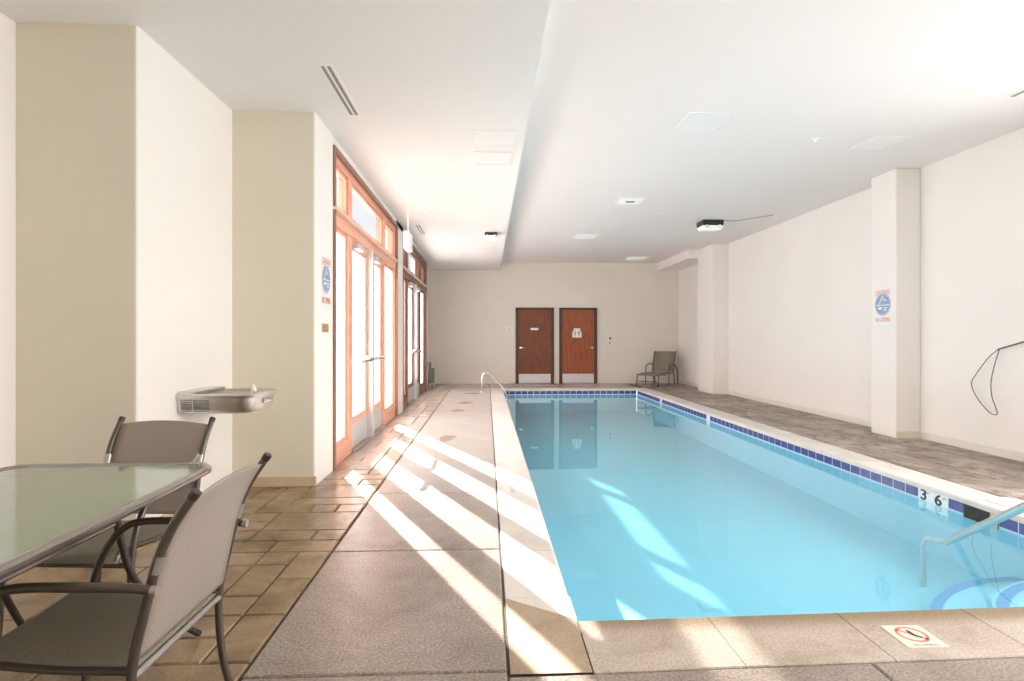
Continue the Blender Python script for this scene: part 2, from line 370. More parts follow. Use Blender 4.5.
tile_rows('x',PY1+e,PX0,PX1,-.002); tile_rows('y',PX0-e,PY0,PY1,.002); tile_rows('x',PY0-e,PX0,PX1,.002)
struct(mb,'pool_waterline_tile','tile_blue','cobalt blue glazed tiles along the waterline')
# steps in the near right corner
def quarter(r,z0,z1,n=28):
    poly=[(PX1,PY0)]+[(PX1-r*math.cos(PI/2*k/n),PY0+r*math.sin(PI/2*k/n)) for k in range(n+1)]
    return MB().prism(poly,z0,z1)
st=empty('pool_step',(0,0,0),kind='structure',label='curved underwater entry steps at the near right corner of the pool')
quarter(1.335,ZB+.001,-.44).build('lower_step','plaster',st); quarter(1.04,-.438,-.32).build('upper_step','plaster',st)
def band(r0,r1,z,n=30):
    b_=MB(); 
    for k in range(n):
        a0=PI/2*(k+.0)/n; a1=PI/2*(k+1)/n
        b_.quad(*[(PX1-r*math.cos(a),PY0+r*math.sin(a),z) for r,a in ((r0,a0),(r1,a0),(r1,a1),(r0,a1))])
    return b_
band(1.275,1.335,-.437).build('lower_step_edge','tile_band',st); band(.96,1.02,-.317).build('upper_step_edge','tile_band',st)
# water
mb=MB(); mb.quad((PX0-.01,PY0-.01,ZW),(PX1+.01,PY0-.01,ZW),(PX1+.01,PY1+.01,ZW),(PX0-.01,PY1+.01,ZW))
w=mb.build('water','pool_water'); tag(w,'still pale turquoise water filling the swimming pool','water',kind='stuff')

# ------------------------------------------------------------------ walls
H=ZHI+.25
W=lambda *a: struct(*a)
W(MB().box(-1.9,XR+.2,YB,YB+.2,-.05,H),'wall_back','wall_back','cream wall at the far end of the pool')
W(MB().box(XR,XR+.2,4.4,YB,-.05,H).box(XR,XR+.2,-1.2,0,-.05,H).box(XR,XR+.2,0,4.4,-.05,.5).box(XR,XR+.2,0,4.4,3.1,H),'wall_right','wall_paint','long white wall on the right of the pool')  # unseen opening near the camera, added to let the side fill in
W(MB().box(-3.2,XR+.2,-1.4,-1.2,-.05,H),'wall_rear','wall_paint','cream wall behind the table')
W(MB().box(-3.15,-2.87,-1.2,3.545,-.05,H),'wall_left','wall_paint','white wall at the far left edge')
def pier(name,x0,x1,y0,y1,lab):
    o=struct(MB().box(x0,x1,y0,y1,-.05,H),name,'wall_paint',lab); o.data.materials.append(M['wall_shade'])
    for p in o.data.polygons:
        if p.normal.y<-.9: p.material_index=1  # camera-facing faces take the shaded copy of the paint
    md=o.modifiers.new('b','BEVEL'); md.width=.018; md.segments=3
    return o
pier('wall_left_pier',-3.2,-2.15,3.545,5.2,'cream wall pier on the left with shade painted on its near face')
pier('wall_left_return',-2.8,XL,4.83,5.395,'cream wall return beside the glazed doors with shade painted on its near face')
W(MB().box(XL-.25,XL,9.165,9.825,-.05,H).box(XL-.15,XL,5.395,13.75,3.10,H).box(XL-.25,XL,13.545,13.78,-.05,H),'wall_window','wall_paint','white wall strips round the glazed door units')
W(MB().box(-1.85,-1.75,13.72,YB,-.05,H).box(-1.75,XL-.1,13.72,13.80,-.05,H),'wall_alcove','wall_paint','white alcove wall at the far left corner')
# columns
def column(name,x0,x1,y0,y1,lab):
    o=struct(MB().box(x0,x1,y0,y1,-.0,ZHI),name,'wall_paint',lab,bevel=.015); return o
column('wall_column_near',5.13,XR,6.81,7.27,'white wall column bearing a warning sign')
column('wall_column_far',5.08,XR,12.42,13.3,'white wall column near the far end of the pool')
W(MB().box(4.82,XR,13.25,YB,3.19,ZHI),'ceiling_drop','ceiling_paint','dropped ceiling strip behind the far wall column')
# ceilings
W(MB().box(-3.2,.36,-1.4,5.3,ZLOW,H).box(XL-.15,.36,5.3,13.75,ZLOW,H).box(-1.80,.36,13.75,YB+.01,ZLOW,H),'ceiling_soffit','soffit_paint','low white ceiling over the left deck')
W(MB().box(.36,XR+.2,-1.4,YB+.01,ZHI,H),'ceiling','ceiling_paint','higher white ceiling over the pool')
# baseboards
W(MB().box(-2.16,XL+.012,4.815,4.83,0,.085),'baseboard_left','baseboard_tan','tan baseboard on the left pier',.004)
W(MB().box(-2.87,-2.14,3.53,3.545,0,.085).box(-2.15,-2.135,3.53,4.82,0,.085),'baseboard_pier','baseboard_tan','tan baseboard on the stepped pier',.004)
W(MB().box(XR-.012,XR,4.4,6.81,0,.09).box(XR-.012,XR,7.27,12.45,0,.09).box(XR-.012,XR,13.25,YB,0,.09),'baseboard_right','baseboard_cream','cream baseboard on the right wall',.004)
W(MB().box(5.13,XR,6.798,6.81,0,.09),'baseboard_column','wall_shade','cream baseboard at the foot of the near column',.003)
W(MB().box(-1.75,.80,YB-.012,YB,0,.09).box(1.88,2.03,YB-.012,YB,0,.09).box(3.10,XR,YB-.012,YB,0,.09),'baseboard_back','baseboard_cream','cream baseboard on the far wall',.004)

# ------------------------------------------------------------------ bathroom doors in the far wall
def back_door(name,x0,x1,leafmat,knobleft,lab):
    d=empty(name,(0,0,0),kind='structure',label=lab); y=YB
    fw=.085
    MB().box(x0,x0+fw,y-.05,y,0,2.13).box(x1-fw,x1,y-.05,y,0,2.13).box(x0,x1,y-.05,y,2.13-fw*.7,2.13).build('door_frame','door_frame',d,bevel=.004)
    MB().box(x0+fw,x1-fw,y-.025,y-.001,.012,2.07).build('door_leaf',leafmat,d)
    MB().box(x0+fw+.005,x1-fw-.005,y-.03,y-.024,.02,.27).build('kick_plate','galvanised',d,bevel=.002)
    kx=x0+fw+.06 if knobleft else x1-fw-.06; s=1 if knobleft else -1
    k=MB(); k.lathe([(.032,-.0),(.034,-.01),(.012,-.015),(.012,-.05),(.022,-.055),(.03,-.07),(.026,-.085),(.0,-.09)],(kx,y-.026,1.0),16,'y')
    if knobleft: k.tube([(kx,y-.09,1.0),(kx+.10*s,y-.09,1.0)],.016,10)
    k.build('door_handle','chrome',d,smooth=True)
    return d
dA=back_door('door_1',.80,1.88,'wood_door_dark',True,'dark brown wooden door on the left with a narrow white sign plate')
dB=back_door('door_2',2.03,3.10,'wood_door_orange',False,'orange-brown wooden door on the right with a white restroom sign')
s=MB().box(1.22,1.44,YB-.034,YB-.026,1.50,1.56).build('sign_plate','sign_white',dA,bevel=.003)
s=MB().prism([(2.40,1.29),(2.66,1.29),(2.66,1.42),(2.62,1.50),(2.62,1.55),(2.44,1.55),(2.44,1.50),(2.40,1.42)],0,.008)
s.v=[(x,YB-.026-z,y) for x,y,z in s.v]; sp=s.build('sign_plate','sign_white',dB)
# restroom pictogram
pc=MB(); 
for cx,sk in ((2.475,0),(2.585,1)):
    pc.lathe([(.0,-.001),(.018,-.001),(.018,-.003),(.0,-.003)],(cx,YB-.034,1.485),12,'y')
    pc.box(cx-.022-.01*sk,cx+.022+.01*sk,YB-.037,YB-.035,1.39,1.455); pc.box(cx-.018,cx-.005,YB-.037,YB-.035,1.32,1.39); pc.box(cx+.005,cx+.018,YB-.037,YB-.035,1.32,1.39)
pc.build('pictogram','sign_grey',sp)

# ------------------------------------------------------------------ glazed door units in the left wall
def glazed_unit(y0,wood,trim,doorglass,transglass,lab,idx):
    u=empty('window_%d'%idx,(0,0,0),kind='structure',label=lab)
    xo,xi=XL-.14,XL+.018
    Y=lambda a:y0+a
    yE=Y(3.77)
    fr=MB(); fr.box(xo,xi,y0,Y(.045),0,3.10); fr.box(xo,xi,Y(3.725),yE,0,3.10); fr.box(xo,xi,Y(.045),Y(3.725),3.05,3.10)
    fr.build('outer_trim',trim,u,bevel=.004)
    f=MB(); xj=XL-.02
    f.box(xo,xj,Y(.045),Y(.11),0,3.05); f.box(xo,xj,Y(3.66),Y(3.725),0,3.05)
    f.box(xo,xj,Y(.11),Y(3.66),2.98,3.05)
    f.box(xo,xj+.01,Y(.045),Y(3.725),2.37,2.56)
    for a,b in ((.68,.82),(2.68,2.82)):
        f.box(xo,xj,Y(a),Y(b),0,2.37)
    for a,b in ((.70,.84),(2.72,2.86)):
        f.box(xo,xj,Y(a),Y(b),2.56,2.98)
    for a,b in ((.11,.68),(2.82,3.66)): f.box(xo,xj,Y(a),Y(b),0,.17)
    f.build('frame',wood,u,bevel=.005)
    sash=MB(); xa,xb=XL-.09,XL-.045
    def ring(mb,a,b,z0,z1,w,wb=None):
        wb=wb or w
        mb.box(xa,xb,Y(a),Y(a+w),z0,z1); mb.box(xa,xb,Y(b-w),Y(b),z0,z1); mb.box(xa,xb,Y(a+w),Y(b-w),z1-w,z1); mb.box(xa,xb,Y(a+w),Y(b-w),z0,z0+wb)
    for a,b in ((.11,.70),(.84,2.72),(2.86,3.66)): ring(sash,a,b,2.56,2.98,.035)
    for a,b in ((.11,.68),(2.82,3.66)): ring(sash,a,b,.17,2.37,.05)
    sash.build('sash',wood,u,bevel=.003)
    ledge=MB().box(XL-.02,XL+.035,Y(-.01),Y(3.78),2.485,2.515).build('head_ledge','wood_pale' if 'wood_pale' in M else wood,u,bevel=.004)
    for a,b in ((.11,.70),(.84,2.72),(2.86,3.66)):
        p=MB(); x=XL-.065; p.quad((x,Y(a),2.56),(x,Y(b),2.56),(x,Y(b),2.98),(x,Y(a),2.98)); p.build('transom_pane',transglass,u)
    for a,b in ((.11,.68),(2.82,3.66)):
        p=MB(); x=XL-.065; p.quad((x,Y(a),.17),(x,Y(b),.17),(x,Y(b),2.37),(x,Y(a),2.37)); p.build('side_pane',doorglass,u)
    MB().box(XL-.15,XL+.02,Y(.82),Y(2.68),.0,.02).build('threshold','steel',u)
    # centre steel post
    MB().box(XL-.11,XL+.03,Y(1.705),Y(1.785),.0,2.37).build('centre_post','galvanised',u,bevel=.004)
    # two door leaves
    for k,(a,b) in enumerate(((.82,1.705),(1.785,2.68))):
        d=empty('door_%d'%(3+2*(idx-1)+k),(0,0,0),kind='structure',label=('wood-framed glass door nearer the wall return, ' if k==0 else 'wood-framed glass door beyond the steel post, ')+('bright orange unit' if idx==1 else 'unit coloured darker as less lit'))
        lf=MB(); w=.12; x0,x1=XL-.09,XL-.04
        lf.box(x0,x1,Y(a),Y(a+w),.025,2.36); lf.box(x0,x1,Y(b-w),Y(b),.025,2.36); lf.box(x0,x1,Y(a+w),Y(b-w),2.24,2.36); lf.box(x0,x1,Y(a+w),Y(b-w),.025,.38)
        lf.build('door_frame',wood,d,bevel=.004)
        MB().box(x1,x1+.004,Y(a+.02),Y(b-.02),.04,.30).build('kick_plate','galvanised',d)
        p=MB(); x=XL-.065; p.quad((x,Y(a+w),.38),(x,Y(b-w),.38),(x,Y(b-w),2.24),(x,Y(a+w),2.24)); p.build('pane',doorglass,d)
        hb=MB(); zz=1.0
        e0=(a+.02) if k==1 else (b-.09); hb.box(x1,x1+.05,Y(e0),Y(e0+.07),zz-.04,zz+.04)
        hb.tube([(x1+.045,Y(a+.05),zz),(x1+.085,Y(a+.09),zz),(x1+.085,Y(b-.30),zz-.01),(x1+.05,Y(b-.27),zz-.01)] if k==1 else [(x1+.045,Y(b-.05),zz),(x1+.085,Y(b-.09),zz),(x1+.085,Y(a+.30),zz-.01),(x1+.05,Y(a+.27),zz-.01)],.022,10)
        hb.build('push_bar','chrome',d,smooth=True)
        cl=MB(); yy=a+.12 if k==0 else a+.18
        cl.box(x1,x1+.07,Y(yy),Y(yy+.26),2.26,2.33); 
        cl.box(x1+.02,x1+.035,Y(yy+.05),Y(yy+.32),2.335,2.345)
        cl.build('door_closer','galvanised',d,bevel=.006)
    return u
pbr('wood_pale',(.85,.62,.48),.4)
glazed_unit(5.395,'wood_salmon','wood_trim','clear_glass','transom_glass','tall glazed double-door unit in salmon-orange wood with three-pane transom',1)
glazed_unit(9.80,'wood_unlit','wood_trim','frosted_sun_block','transom_glass','second glazed door unit in the same wood, darkened as less lit, farther along the wall',2)
# outside
struct(MB().box(-30,XL-.2,-20,60,-.2,-.03),'ground','outside_white','pale sunlit paving outside the glazed doors')
struct(MB().box(-2.9,-2.7,4.0,9.3,-.1,.0),'kerb','outside_white','pale kerb outside the glazed doors')

# ------------------------------------------------------------------ signs
def pool_sign(name,org,ux,w,h,lab,nrm):
    """org = centre of the board, ux = reading direction"""
    s=empty(name,org,label=lab,cat='sign'); ux=Vector(ux); uz=Vector((0,0,1)); nr=ux.cross(uz)
    def rect(x0,x1,z0,z1,d,nm,mat,parent=s):
        return MB().add([ux*x+uz*z+nr*q for q in (0,d) for x,z in ((x0,z0),(x1,z0),(x1,z1),(x0,z1))],[(0,1,2,3),(4,5,6,7),(0,1,5,4),(1,2,6,5),(2,3,7,6),(3,0,4,7)]).build(nm,mat,parent)
    rect(-w/2,w/2,-h/2,h/2,.004,'board','sign_white')
    T=lambda x,z,d: frame_m(ux*x+uz*z+nr*d,ux,uz)
    rect(-w*.46,w*.46,h*.465,h*.475,.0055,'red_rule','sign_red'); rect(-w*.46,w*.46,h*.335,h*.345,.0055,'red_rule','sign_red')
    text('CAUTION',h*.125,'sign_red',T(0,h*.405,.005),s)
    n=40; rr=w*.44; cz=h*.07
    disc=MB(); disc.add([ux*0+uz*cz+nr*.0055]+[ux*rr*math.cos(2*PI*k/n)+uz*(cz+rr*math.sin(2*PI*k/n))+nr*.0055 for k in range(n)],[(0,1+k,1+(k+1)%n) for k in range(n)])
    disc.build('blue_disc','sign_blue',s)
    def poly(pts,nm,mat,d=.0065): MB().add([ux*rr*x+uz*(cz+rr*z)+nr*d for x,z in pts],[tuple(range(len(pts)))]).build(nm,mat,s)
    # diver figure, water line and slash
    pic=MB()
    def add(pts): pic.add([ux*rr*x+uz*(cz+rr*z)+nr*.0065 for x,z in pts],[tuple(range(len(pts)))])
    add([(-.82,-.02),(.82,-.02),(.82,-.09),(-.82,-.09)])
    add([(-.05,.75),(.12,.78),(-.28,.1),(-.45,.12)]); add([(-.28,.3),(-.5,.05),(-.42,0),(-.2,.22)]); add([(.1,.55),(.45,.35),(.42,.25),(.05,.42)])
    add([(-.55,-.22),(-.1,-.22),(-.1,-.42),(-.55,-.42)]); add([(.1,-.25),(.6,-.25),(.6,-.34),(.1,-.34)]); add([(.1,-.45),(.5,-.45),(.5,-.54),(.1,-.54)])
    pic.build('diver_pictogram','sign_white',s)
    ring=MB(); ring.add([ux*q*math.cos(2*PI*k/n)+uz*(cz+q*math.sin(2*PI*k/n))+nr*.0068 for q in (rr*.9,rr*.96) for k in range(n)],[(k,(k+1)%n,n+(k+1)%n,n+k) for k in range(n)])
    ring.build('disc_ring','sign_white',s)
    text('NO DIVING',h*.155,'sign_red',T(0,-h*.36,.005) @ Matrix.Diagonal((.72,1.15,1,1)),s)
    return s
pool_sign('warning_sign',(5.13,7.04,1.665),(0,-1,0),.34,.46,'white no-diving caution sign with blue disc on the right column',None)
pool_sign('warning_sign',(XL,5.145,1.76),(0,1,0),.30,.46,'white no-diving caution sign with blue disc beside the glazed doors',None)
bp_=empty('wall_plaque',(XL,5.12,1.35),label='small brass plaque under the caution sign beside the glazed doors',cat='plaque')
MB().box(0,.006,-.10,.10,-.04,.04).build('plate','brass',bp_,bevel=.002)
q=MB(); 
for k in (-1,0,1): q.box(.006,.0075,-.075,.075,k*.02-.004,k*.02+.004)
q.build('engraved_lines','stain',bp_)
np_=empty('notice_plate',(.64,YB,1.47),label='small white notice plate left of the dark brown door',cat='sign')
MB().box(-.09,.09,-.006,0,-.11,.11).build('plate','sign_white',np_,bevel=.002)
q=MB(); 
for k in range(4): q.box(-.065,.065 if k%2 else .03,-.008,-.006,.07-k*.05,.082-k*.05)
q.build('printed_lines','sign_grey',np_)
t_=empty('wall_control',(3.47,YB,1.24),label='small wall control with dark round dial right of the orange-brown door',cat='control')
MB().box(-.055,.055,-.02,0,-.03,.08).build('cover','white_enamel',t_,bevel=.006)
MB().lathe([(.03,-.02),(.03,-.04),(.0,-.042)],(0,0,.03),16,'y').build('dial','black_plastic',t_)
MB().box(-.02,.02,-.016,0,-.13,-.09).build('button','sign_grey',t_,bevel=.003)
# emblem tile in the near coping
tl=empty('floor_marker_tile',(1.79,2.275,0.0),-.03,label='cream tile with red no-diving symbol set in the near coping',cat='tile')
MB().box(-.085,.085,-.085,.085,-.01,.004).build('tile_body','tile_cream',tl,bevel=.002)
rg=MB(); n=36
rg.add([(q*math.cos(2*PI*k/n),.010+q*math.sin(2*PI*k/n),.0046) for q in (.048,.062) for k in range(n)],[(k,(k+1)%n,n+(k+1)%n,n+k) for k in range(n)])
rg.add([(-.046,.044,.0046),(-.036,.054,.0046),(.046,-.026,.0046),(.036,-.036,.0046)],[(0,1,2,3)])
rg.build('red_ring','sign_red',tl)
MB().add([(-.006,.045,.005),(.008,.04,.005),(.012,.005,.005),(.03,-.012,.005),(.02,-.02,.005),(-.004,0,.005)],[(0,1,2,3,4,5)]).build('diver_figure','black_plastic',tl)
text('NO DIVING',.02,'sign_grey',Matrix.Translation((.0,-.072,.0042)),tl)
mt=empty('depth_marker_tile',(.215,4.665,0),PI/2,label='white depth marker tile set in the sunlit left coping',cat='tile')
MB().box(-.12,.12,-.085,.085,-.01,.003).build('tile_body','tile_white',mt,bevel=.002)
text('3 FT 6 IN',.06,'sign_grey',Matrix.Translation((0,0,.0034)),mt)
# 3 FT 6 IN on the pool wall
for yy,lab,big in ((4.562,'white waterline tiles reading 3 FT 6 IN beside the skimmer opening',1),(4.725+30.5*.1524+.0,'narrow white depth tile in the waterline near the middle of the far side',0),(4.725+47.5*.1524,'narrow white depth tile in the waterline close to the far corner',0)):
    d=empty('depth_tile',(PX1+e-.003,yy,-.087),label=lab,cat='tile',group='depth tiles in the waterline')
    hw=P-.003 if big else P/2-.004
    for k in ((-1,1) if big else (0,)):
        if big: MB().box(0,.008,k*P/2-P/2+.002,k*P/2+P/2-.002,-.115,.043).build('tile_body','tile_white',d)
        else: MB().box(0,.008,-hw,hw,-.115,.043).build('tile_body','tile_white',d)
    if big:
        R=lambda y,z,sx=1,sy=1: frame_m((-.001,y,z),(0,-1,0),(0,0,1))@Matrix.Diagonal((sx,sy,1,1))
        text('3',.125,'black_plastic',R(.10,-.008,1.3),d,ext=.0006,fat=.003); text('FT',.032,'sign_grey',R(.045,.02,1.1),d)
        text('6',.125,'black_plastic',R(-.055,-.012,1.3),d,ext=.0006,fat=.003); text('IN',.032,'sign_grey',R(-.118,.018,1.1),d)
# skimmer
sk=empty('pool_skimmer',(PX1+.008,4.106,-.09),label='black skimmer opening in the waterline beside the 3 FT 6 IN tiles',cat='skimmer')
MB().box(-.004,.013,-.148,.148,-.06,.043).build('opening','skimmer_dark',sk)
MB().box(-.008,-.003,-.150,-.09,-.06,.043).build('weir_door','baseboard_tan',sk)
sl=empty('skimmer_lid',(3.995,4.10,0),label='round white skimmer lid in the deck beside the pool edge',cat='lid')
MB().lathe([(0.0,0),(.125,0),(.125,.006),(.118,.009),(.03,.009),(.028,.006),(0,.006)],(0,0,.001),32).build('lid_disc','tile_white',sl,smooth=True)
MB().lathe([(.13,0),(.145,0),(.145,.006),(.13,.006)],(0,0,.0005),32).build('lid_ring','coping_pale',sl)

# ------------------------------------------------------------------ rails
r1=empty('pool_handrail',(3.2,3.75,0),label='stainless steel handrail slanting into the water at the near right steps',cat='handrail')
pts=[(2.93,2.27,0),(2.93,2.27,.62),(2.935,2.33,.74),(2.95,2.47,.72),(2.985,2.80,.405+.02),(3.03,3.05,.300),(3.20,3.75,-.135),(3.215,3.84,-.18)]
MB().tube([(a-3.2,b-3.75,c) for a,b,c in [(2.88,2.26,.004),(2.88,2.26,.60),(2.885,2.30,.68),(2.90,2.40,.70),(2.925,2.55,.60),(3.0,3.0,.311),(3.235,3.75,-.138),(3.255,3.83,-.19)]],.024,14).build('tube','rail_steel',r1,smooth=True)
MB().tube([(a-3.2,b-3.75,c) for a,b,c in [(3.255,3.83,-.19),(3.19,3.93,-.20),(3.18,3.95,-.25),(3.19,3.96,ZB+.005)]],.02,12).build('foot_tube','galvanised',r1,smooth=True)
MB().lathe([(0,0),(.05,0),(.045,.012),(.026,.02),(0,.02)],(2.88-3.2,2.26-3.75,.0),20).build('escutcheon','chrome',r1,smooth=True)
# far left ladder
r2=empty('pool_ladder_rail',(-.12,13.2,0),label='curved stainless steel grab rail at the far left corner of the pool',cat='handrail')
def lp(y): return [(0,y,0),(0,y,.30),(.03,y,.41),(.12,y,.45),(.24,y,.36),(.50,y-.02,.09),(.57,y-.02,-.1),(.59,y-.02,-.5)]
for y in (-.0,.32):
    rl=MB().tube(lp(y),.021,10,sm=4).build('rail','chrome',r2,smooth=True)
    MB().lathe([(0,0),(.055,0),(.045,.014),(.022,.02),(0,.02)],(0,y,0),16).build('escutcheon','chrome',rl,smooth=True)
for z in (-.25,-.45): MB().box(.55,.62,.0,.30,z-.02,z+.01).build('tread','galvanised',r2)
MB().box(.53,.56,-.03,.33,-.13,-.02).build('bumper','black_plastic',r2)

# ------------------------------------------------------------------ rescue hook cable on right wall
hk=empty('rescue_hook',(XR-.05,5.67,1.15),label='thin dark loop of a wall-hung rescue hook on its pole',cat='rescue hook')
XX=0
def hw(u,v): # helper: photo measurement of the wall hook, in metres on the wall plane
    return None
loop=[(0,0,0),(0,.13,-.10),(0,.27,-.27),(0,.345,-.40),(0,.27,-.55),(0,.17,-.65),(0,.10,-.70),(0,.03,-.70),(0,.045,-.63),(0,.09,-.52),(0,.10,-.36),(0,.06,-.18),(0,.0,0)]
MB().tube(loop,.0045,8,sm=5).build('hook_loop','cable',hk,smooth=True)
MB().tube([(0,.02,-.01),(0,-.28,.075),(0,-1.1,.27)],.008,8).build('pole','cable',hk,smooth=True)
MB().box(.0,.049,-.30,-.26,.055,.095).build('bracket','white_enamel',hk)

# ------------------------------------------------------------------ ceiling fittings
def vent(name,cx,cy,w,d,z,lab,slats=5,mat='white_enamel',axis='x',cat='vent',group=None,dark=False):
    v=empty(name,(cx,cy,z),label=lab,cat=cat,group=group)
    f=.025; MB().box(-w/2,w/2,-d/2,-d/2+f,-.012,0).box(-w/2,w/2,d/2-f,d/2,-.012,0).box(-w/2,-w/2+f,-d/2+f,d/2-f,-.012,0).box(w/2-f,w/2,-d/2+f,d/2-f,-.012,0).build('frame',mat,v,bevel=.003)
    MB().box(-w/2+f,w/2-f,-d/2+f,d/2-f,-.002,-.0005).build('backing','vent_dark' if dark else 'vent_mid',v)
    for k in range(slats):
        y=-d/2+f+(d-2*f)*(k+.5)/slats; h=(d-2*f)/slats*.42
        MB().add([(-w/2+f,y-h,-.003),(w/2-f,y-h,-.003),(w/2-f,y+h,-.010),(-w/2+f,y+h,-.010)],[(0,1,2,3)]).build('slat',mat,v)
    return v
pbr('vent_mid',(.62,.60,.58),.6)
vent('ceiling_vent',2.14,5.44,.45,.46,ZHI,'square white ceiling vent nearest the beam, high over the pool',6)
vent('ceiling_vent',4.29,5.95,.42,.42,ZHI,'square white ceiling vent closest to the right wall column',6)
vent('ceiling_vent',.06,5.98,.40,.42,ZLOW,'slatted white vent in the low ceiling beside the beam edge',3)
def linear(cx,cy,l,lab):
    v=empty('slot_diffuser',(cx,cy,ZLOW),label=lab,cat='diffuser'); 
    MB().box(-.055,.055,-l/2,l/2,-.004,0).build('frame','white_enamel',v)
    for s in (-.022,.022): MB().box(s-.012,s+.012,-l/2+.03,l/2-.03,-.0055,-.0042).build('slot','vent_dark',v)
linear(-1.14,4.44,.92,'long double-slot diffuser in the low ceiling before the glazed doors')
linear(-1.17,9.95,.90,'farther double-slot diffuser in the low ceiling over the second door unit')
a=empty('access_panel',(.07,5.35,ZLOW),label='plain white square access panel in the low ceiling before the slatted vent',cat='panel')
MB().box(-.2,.2,-.18,.18,-.006,0).build('cover','white_enamel',a,bevel=.004)
a=empty('access_panel',(.0,12.1,ZLOW),label='white access panel in the low ceiling near the far end',cat='panel')
MB().box(-.2,.2,-.35,.35,-.008,0).build('cover','white_enamel',a,bevel=.004)
def sq_light(x,y,w,lab,dark=False):
    v=empty('ceiling_light',(x,y,ZHI),label=lab,cat='light')
    MB().box(-w/2,w/2,-w/2,w/2,-.015,0).build('frame','white_enamel',v,bevel=.004)
    MB().box(-w/2+.04,w/2-.04,-w/2+.04,w/2-.04,-.018,-.0152).build('diffuser','white_glow',v)
    if dark: MB().box(-.07,.07,-.05,.05,-.022,-.0182).build('sensor','vent_dark',v)
sq_light(2.22,8.60,.42,'square ceiling panel with a small dark sensor over the mid pool',True)
sq_light(2.05,11.6,.50,'pale square ceiling light over the far half of the pool')
sq_light(3.95,14.7,.55,'pale square ceiling light nearest the far wall')
def emerg(x,y,z,w,lab):
    v=empty('emergency_light',(x,y,z),label=lab,cat='light')
    MB().box(-w/2,w/2,-.10,.22,-.11*w/.4,0).build('housing','black_plastic',v,bevel=.008)
    b=MB(); hh=.11*w/.4; b.add([(-w/2,-.10,-hh),(w/2,-.10,-hh),(w/2,.22,-hh),(-w/2,.22,-hh),(-w*.4,-.04,-hh-.07),(w*.4,-.04,-hh-.07),(w*.4,.20,-hh-.05),(-w*.4,.20,-hh-.05)],[(4,5,6,7),(0,1,5,4),(1,2,6,5),(2,3,7,6),(3,0,4,7)])
    b.build('lens','white_glow',v)
    for s in (-1,1): MB().lathe([(0,-.02),(.03,-.02),(.035,0),(.03,.02),(0,.02)],(s*w*.3,-.10,-hh-.02),14,'y').build('lamp_head','white_enamel',v,smooth=True)
    return v
emerg(4.07,10.0,ZHI,.38,'dark ceiling-hung emergency light in front of the far column')
emerg(.07,10.2,ZLOW,.22,'small dark-fronted emergency light under the low ceiling by the beam')
cbl=MB().tube([(0,0,0),(.22,.0,-.004),(.42,-.2,-.002),(.66,-.48,-.002)],.005,8,sm=4).build('ceiling_cable','cable_grey' if 'cable_grey' in M else 'sign_grey',smooth=True)
cbl.location=(4.28,9.95,ZHI-.006); tag(cbl,'thin grey cable running across the ceiling from the emergency light','cable')
def sprinkler(x,y,z,lab):
    v=empty('sprinkler_head',(x,y,z),label=lab,cat='sprinkler')
    MB().lathe([(0,0),(.04,0),(.034,-.012),(.012,-.016),(.01,-.045),(0,-.045)],(0,0,0),16).build('escutcheon','white_enamel',v,smooth=True)
    MB().lathe([(0,-.045),(.022,-.046),(.022,-.05),(0,-.05)],(0,0,0),12).build('deflector','chrome',v)
sprinkler(3.52,5.86,ZHI,'small sprinkler head between the two square ceiling vents')
sprinkler(3.16,12.8,ZHI,'tiny sprinkler head in the high ceiling near the far column')
sprinkler(-.55,12.3,ZLOW,'small sprinkler head in the low ceiling near the far end')
sprinkler(-.96,8.6,ZLOW,'small sprinkler head in the low ceiling over the deck')
v=empty('slot_diffuser',(4.64,4.33,ZHI),.0,label='slot diffuser in the high ceiling next to the right wall',cat='diffuser')
MB().box(-.05,.05,-.45,.45,-.006,0).build('frame','white_enamel',v); MB().box(-.02,.02,-.42,.42,-.008,-.006).build('slot','vent_dark',v)
# exit sign
ex=empty('hanging_sign',(-.99,7.08,ZLOW),label='white box-shaped sign hung from the low ceiling on a thin stem',cat='sign')
MB().lathe([(0,0),(.05,0),(.045,-.015),(0,-.018)],(0,0,0),16).build('canopy','white_enamel',ex,smooth=True)
MB().tube([(0,0,-.01),(0,0,-.60)],.008,8).build('stem','white_enamel',ex)
MB().box(-.035,.035,-.16,.16,-.82,-.60).build('housing','sign_white',ex,bevel=.006)

# ------------------------------------------------------------------ drinking fountain
DFS=.92
df=empty('drinking_fountain',(-2.15,4.2,.0),label='wall-mounted stainless drinking fountain with louvred side under the white pier',cat='drinking fountain')
def fplan(xm,y0,y1,r,n=6,x0=0):
    p=[(x0,y0)]; 
    for k in range(n+1): a_=-PI/2+PI/2*k/n; p.append((xm-r+r*math.cos(a_),y0+r+r*math.sin(a_)))
    for k in range(n+1): a_=PI/2*k/n; p.append((xm-r+r*math.cos(a_),y1-r+r*math.sin(a_)))
    p.append((x0,y1)); return p
def loft(mb,secs):
    n=len(secs[0][0]); vs=[]
    for poly,z in secs: vs+=[(x,y,z) for x,y in poly]
    fs=[(i*n+j,i*n+(j+1)%n,(i+1)*n+(j+1)%n,(i+1)*n+j) for i in range(len(secs)-1) for j in range(n)]
    fs+=[tuple(range(n-1,-1,-1)),tuple((len(secs)-1)*n+j for j in range(n))]; return mb.add(vs,fs)
b=loft(MB(),[(fplan(.50,-.18,.20,.09),.725),(fplan(.545,-.20,.22,.11),.735),(fplan(.565,-.215,.235,.12),.77),(fplan(.58,-.22,.24,.13),.835)]); b.build('body','steel',df,smooth=True)
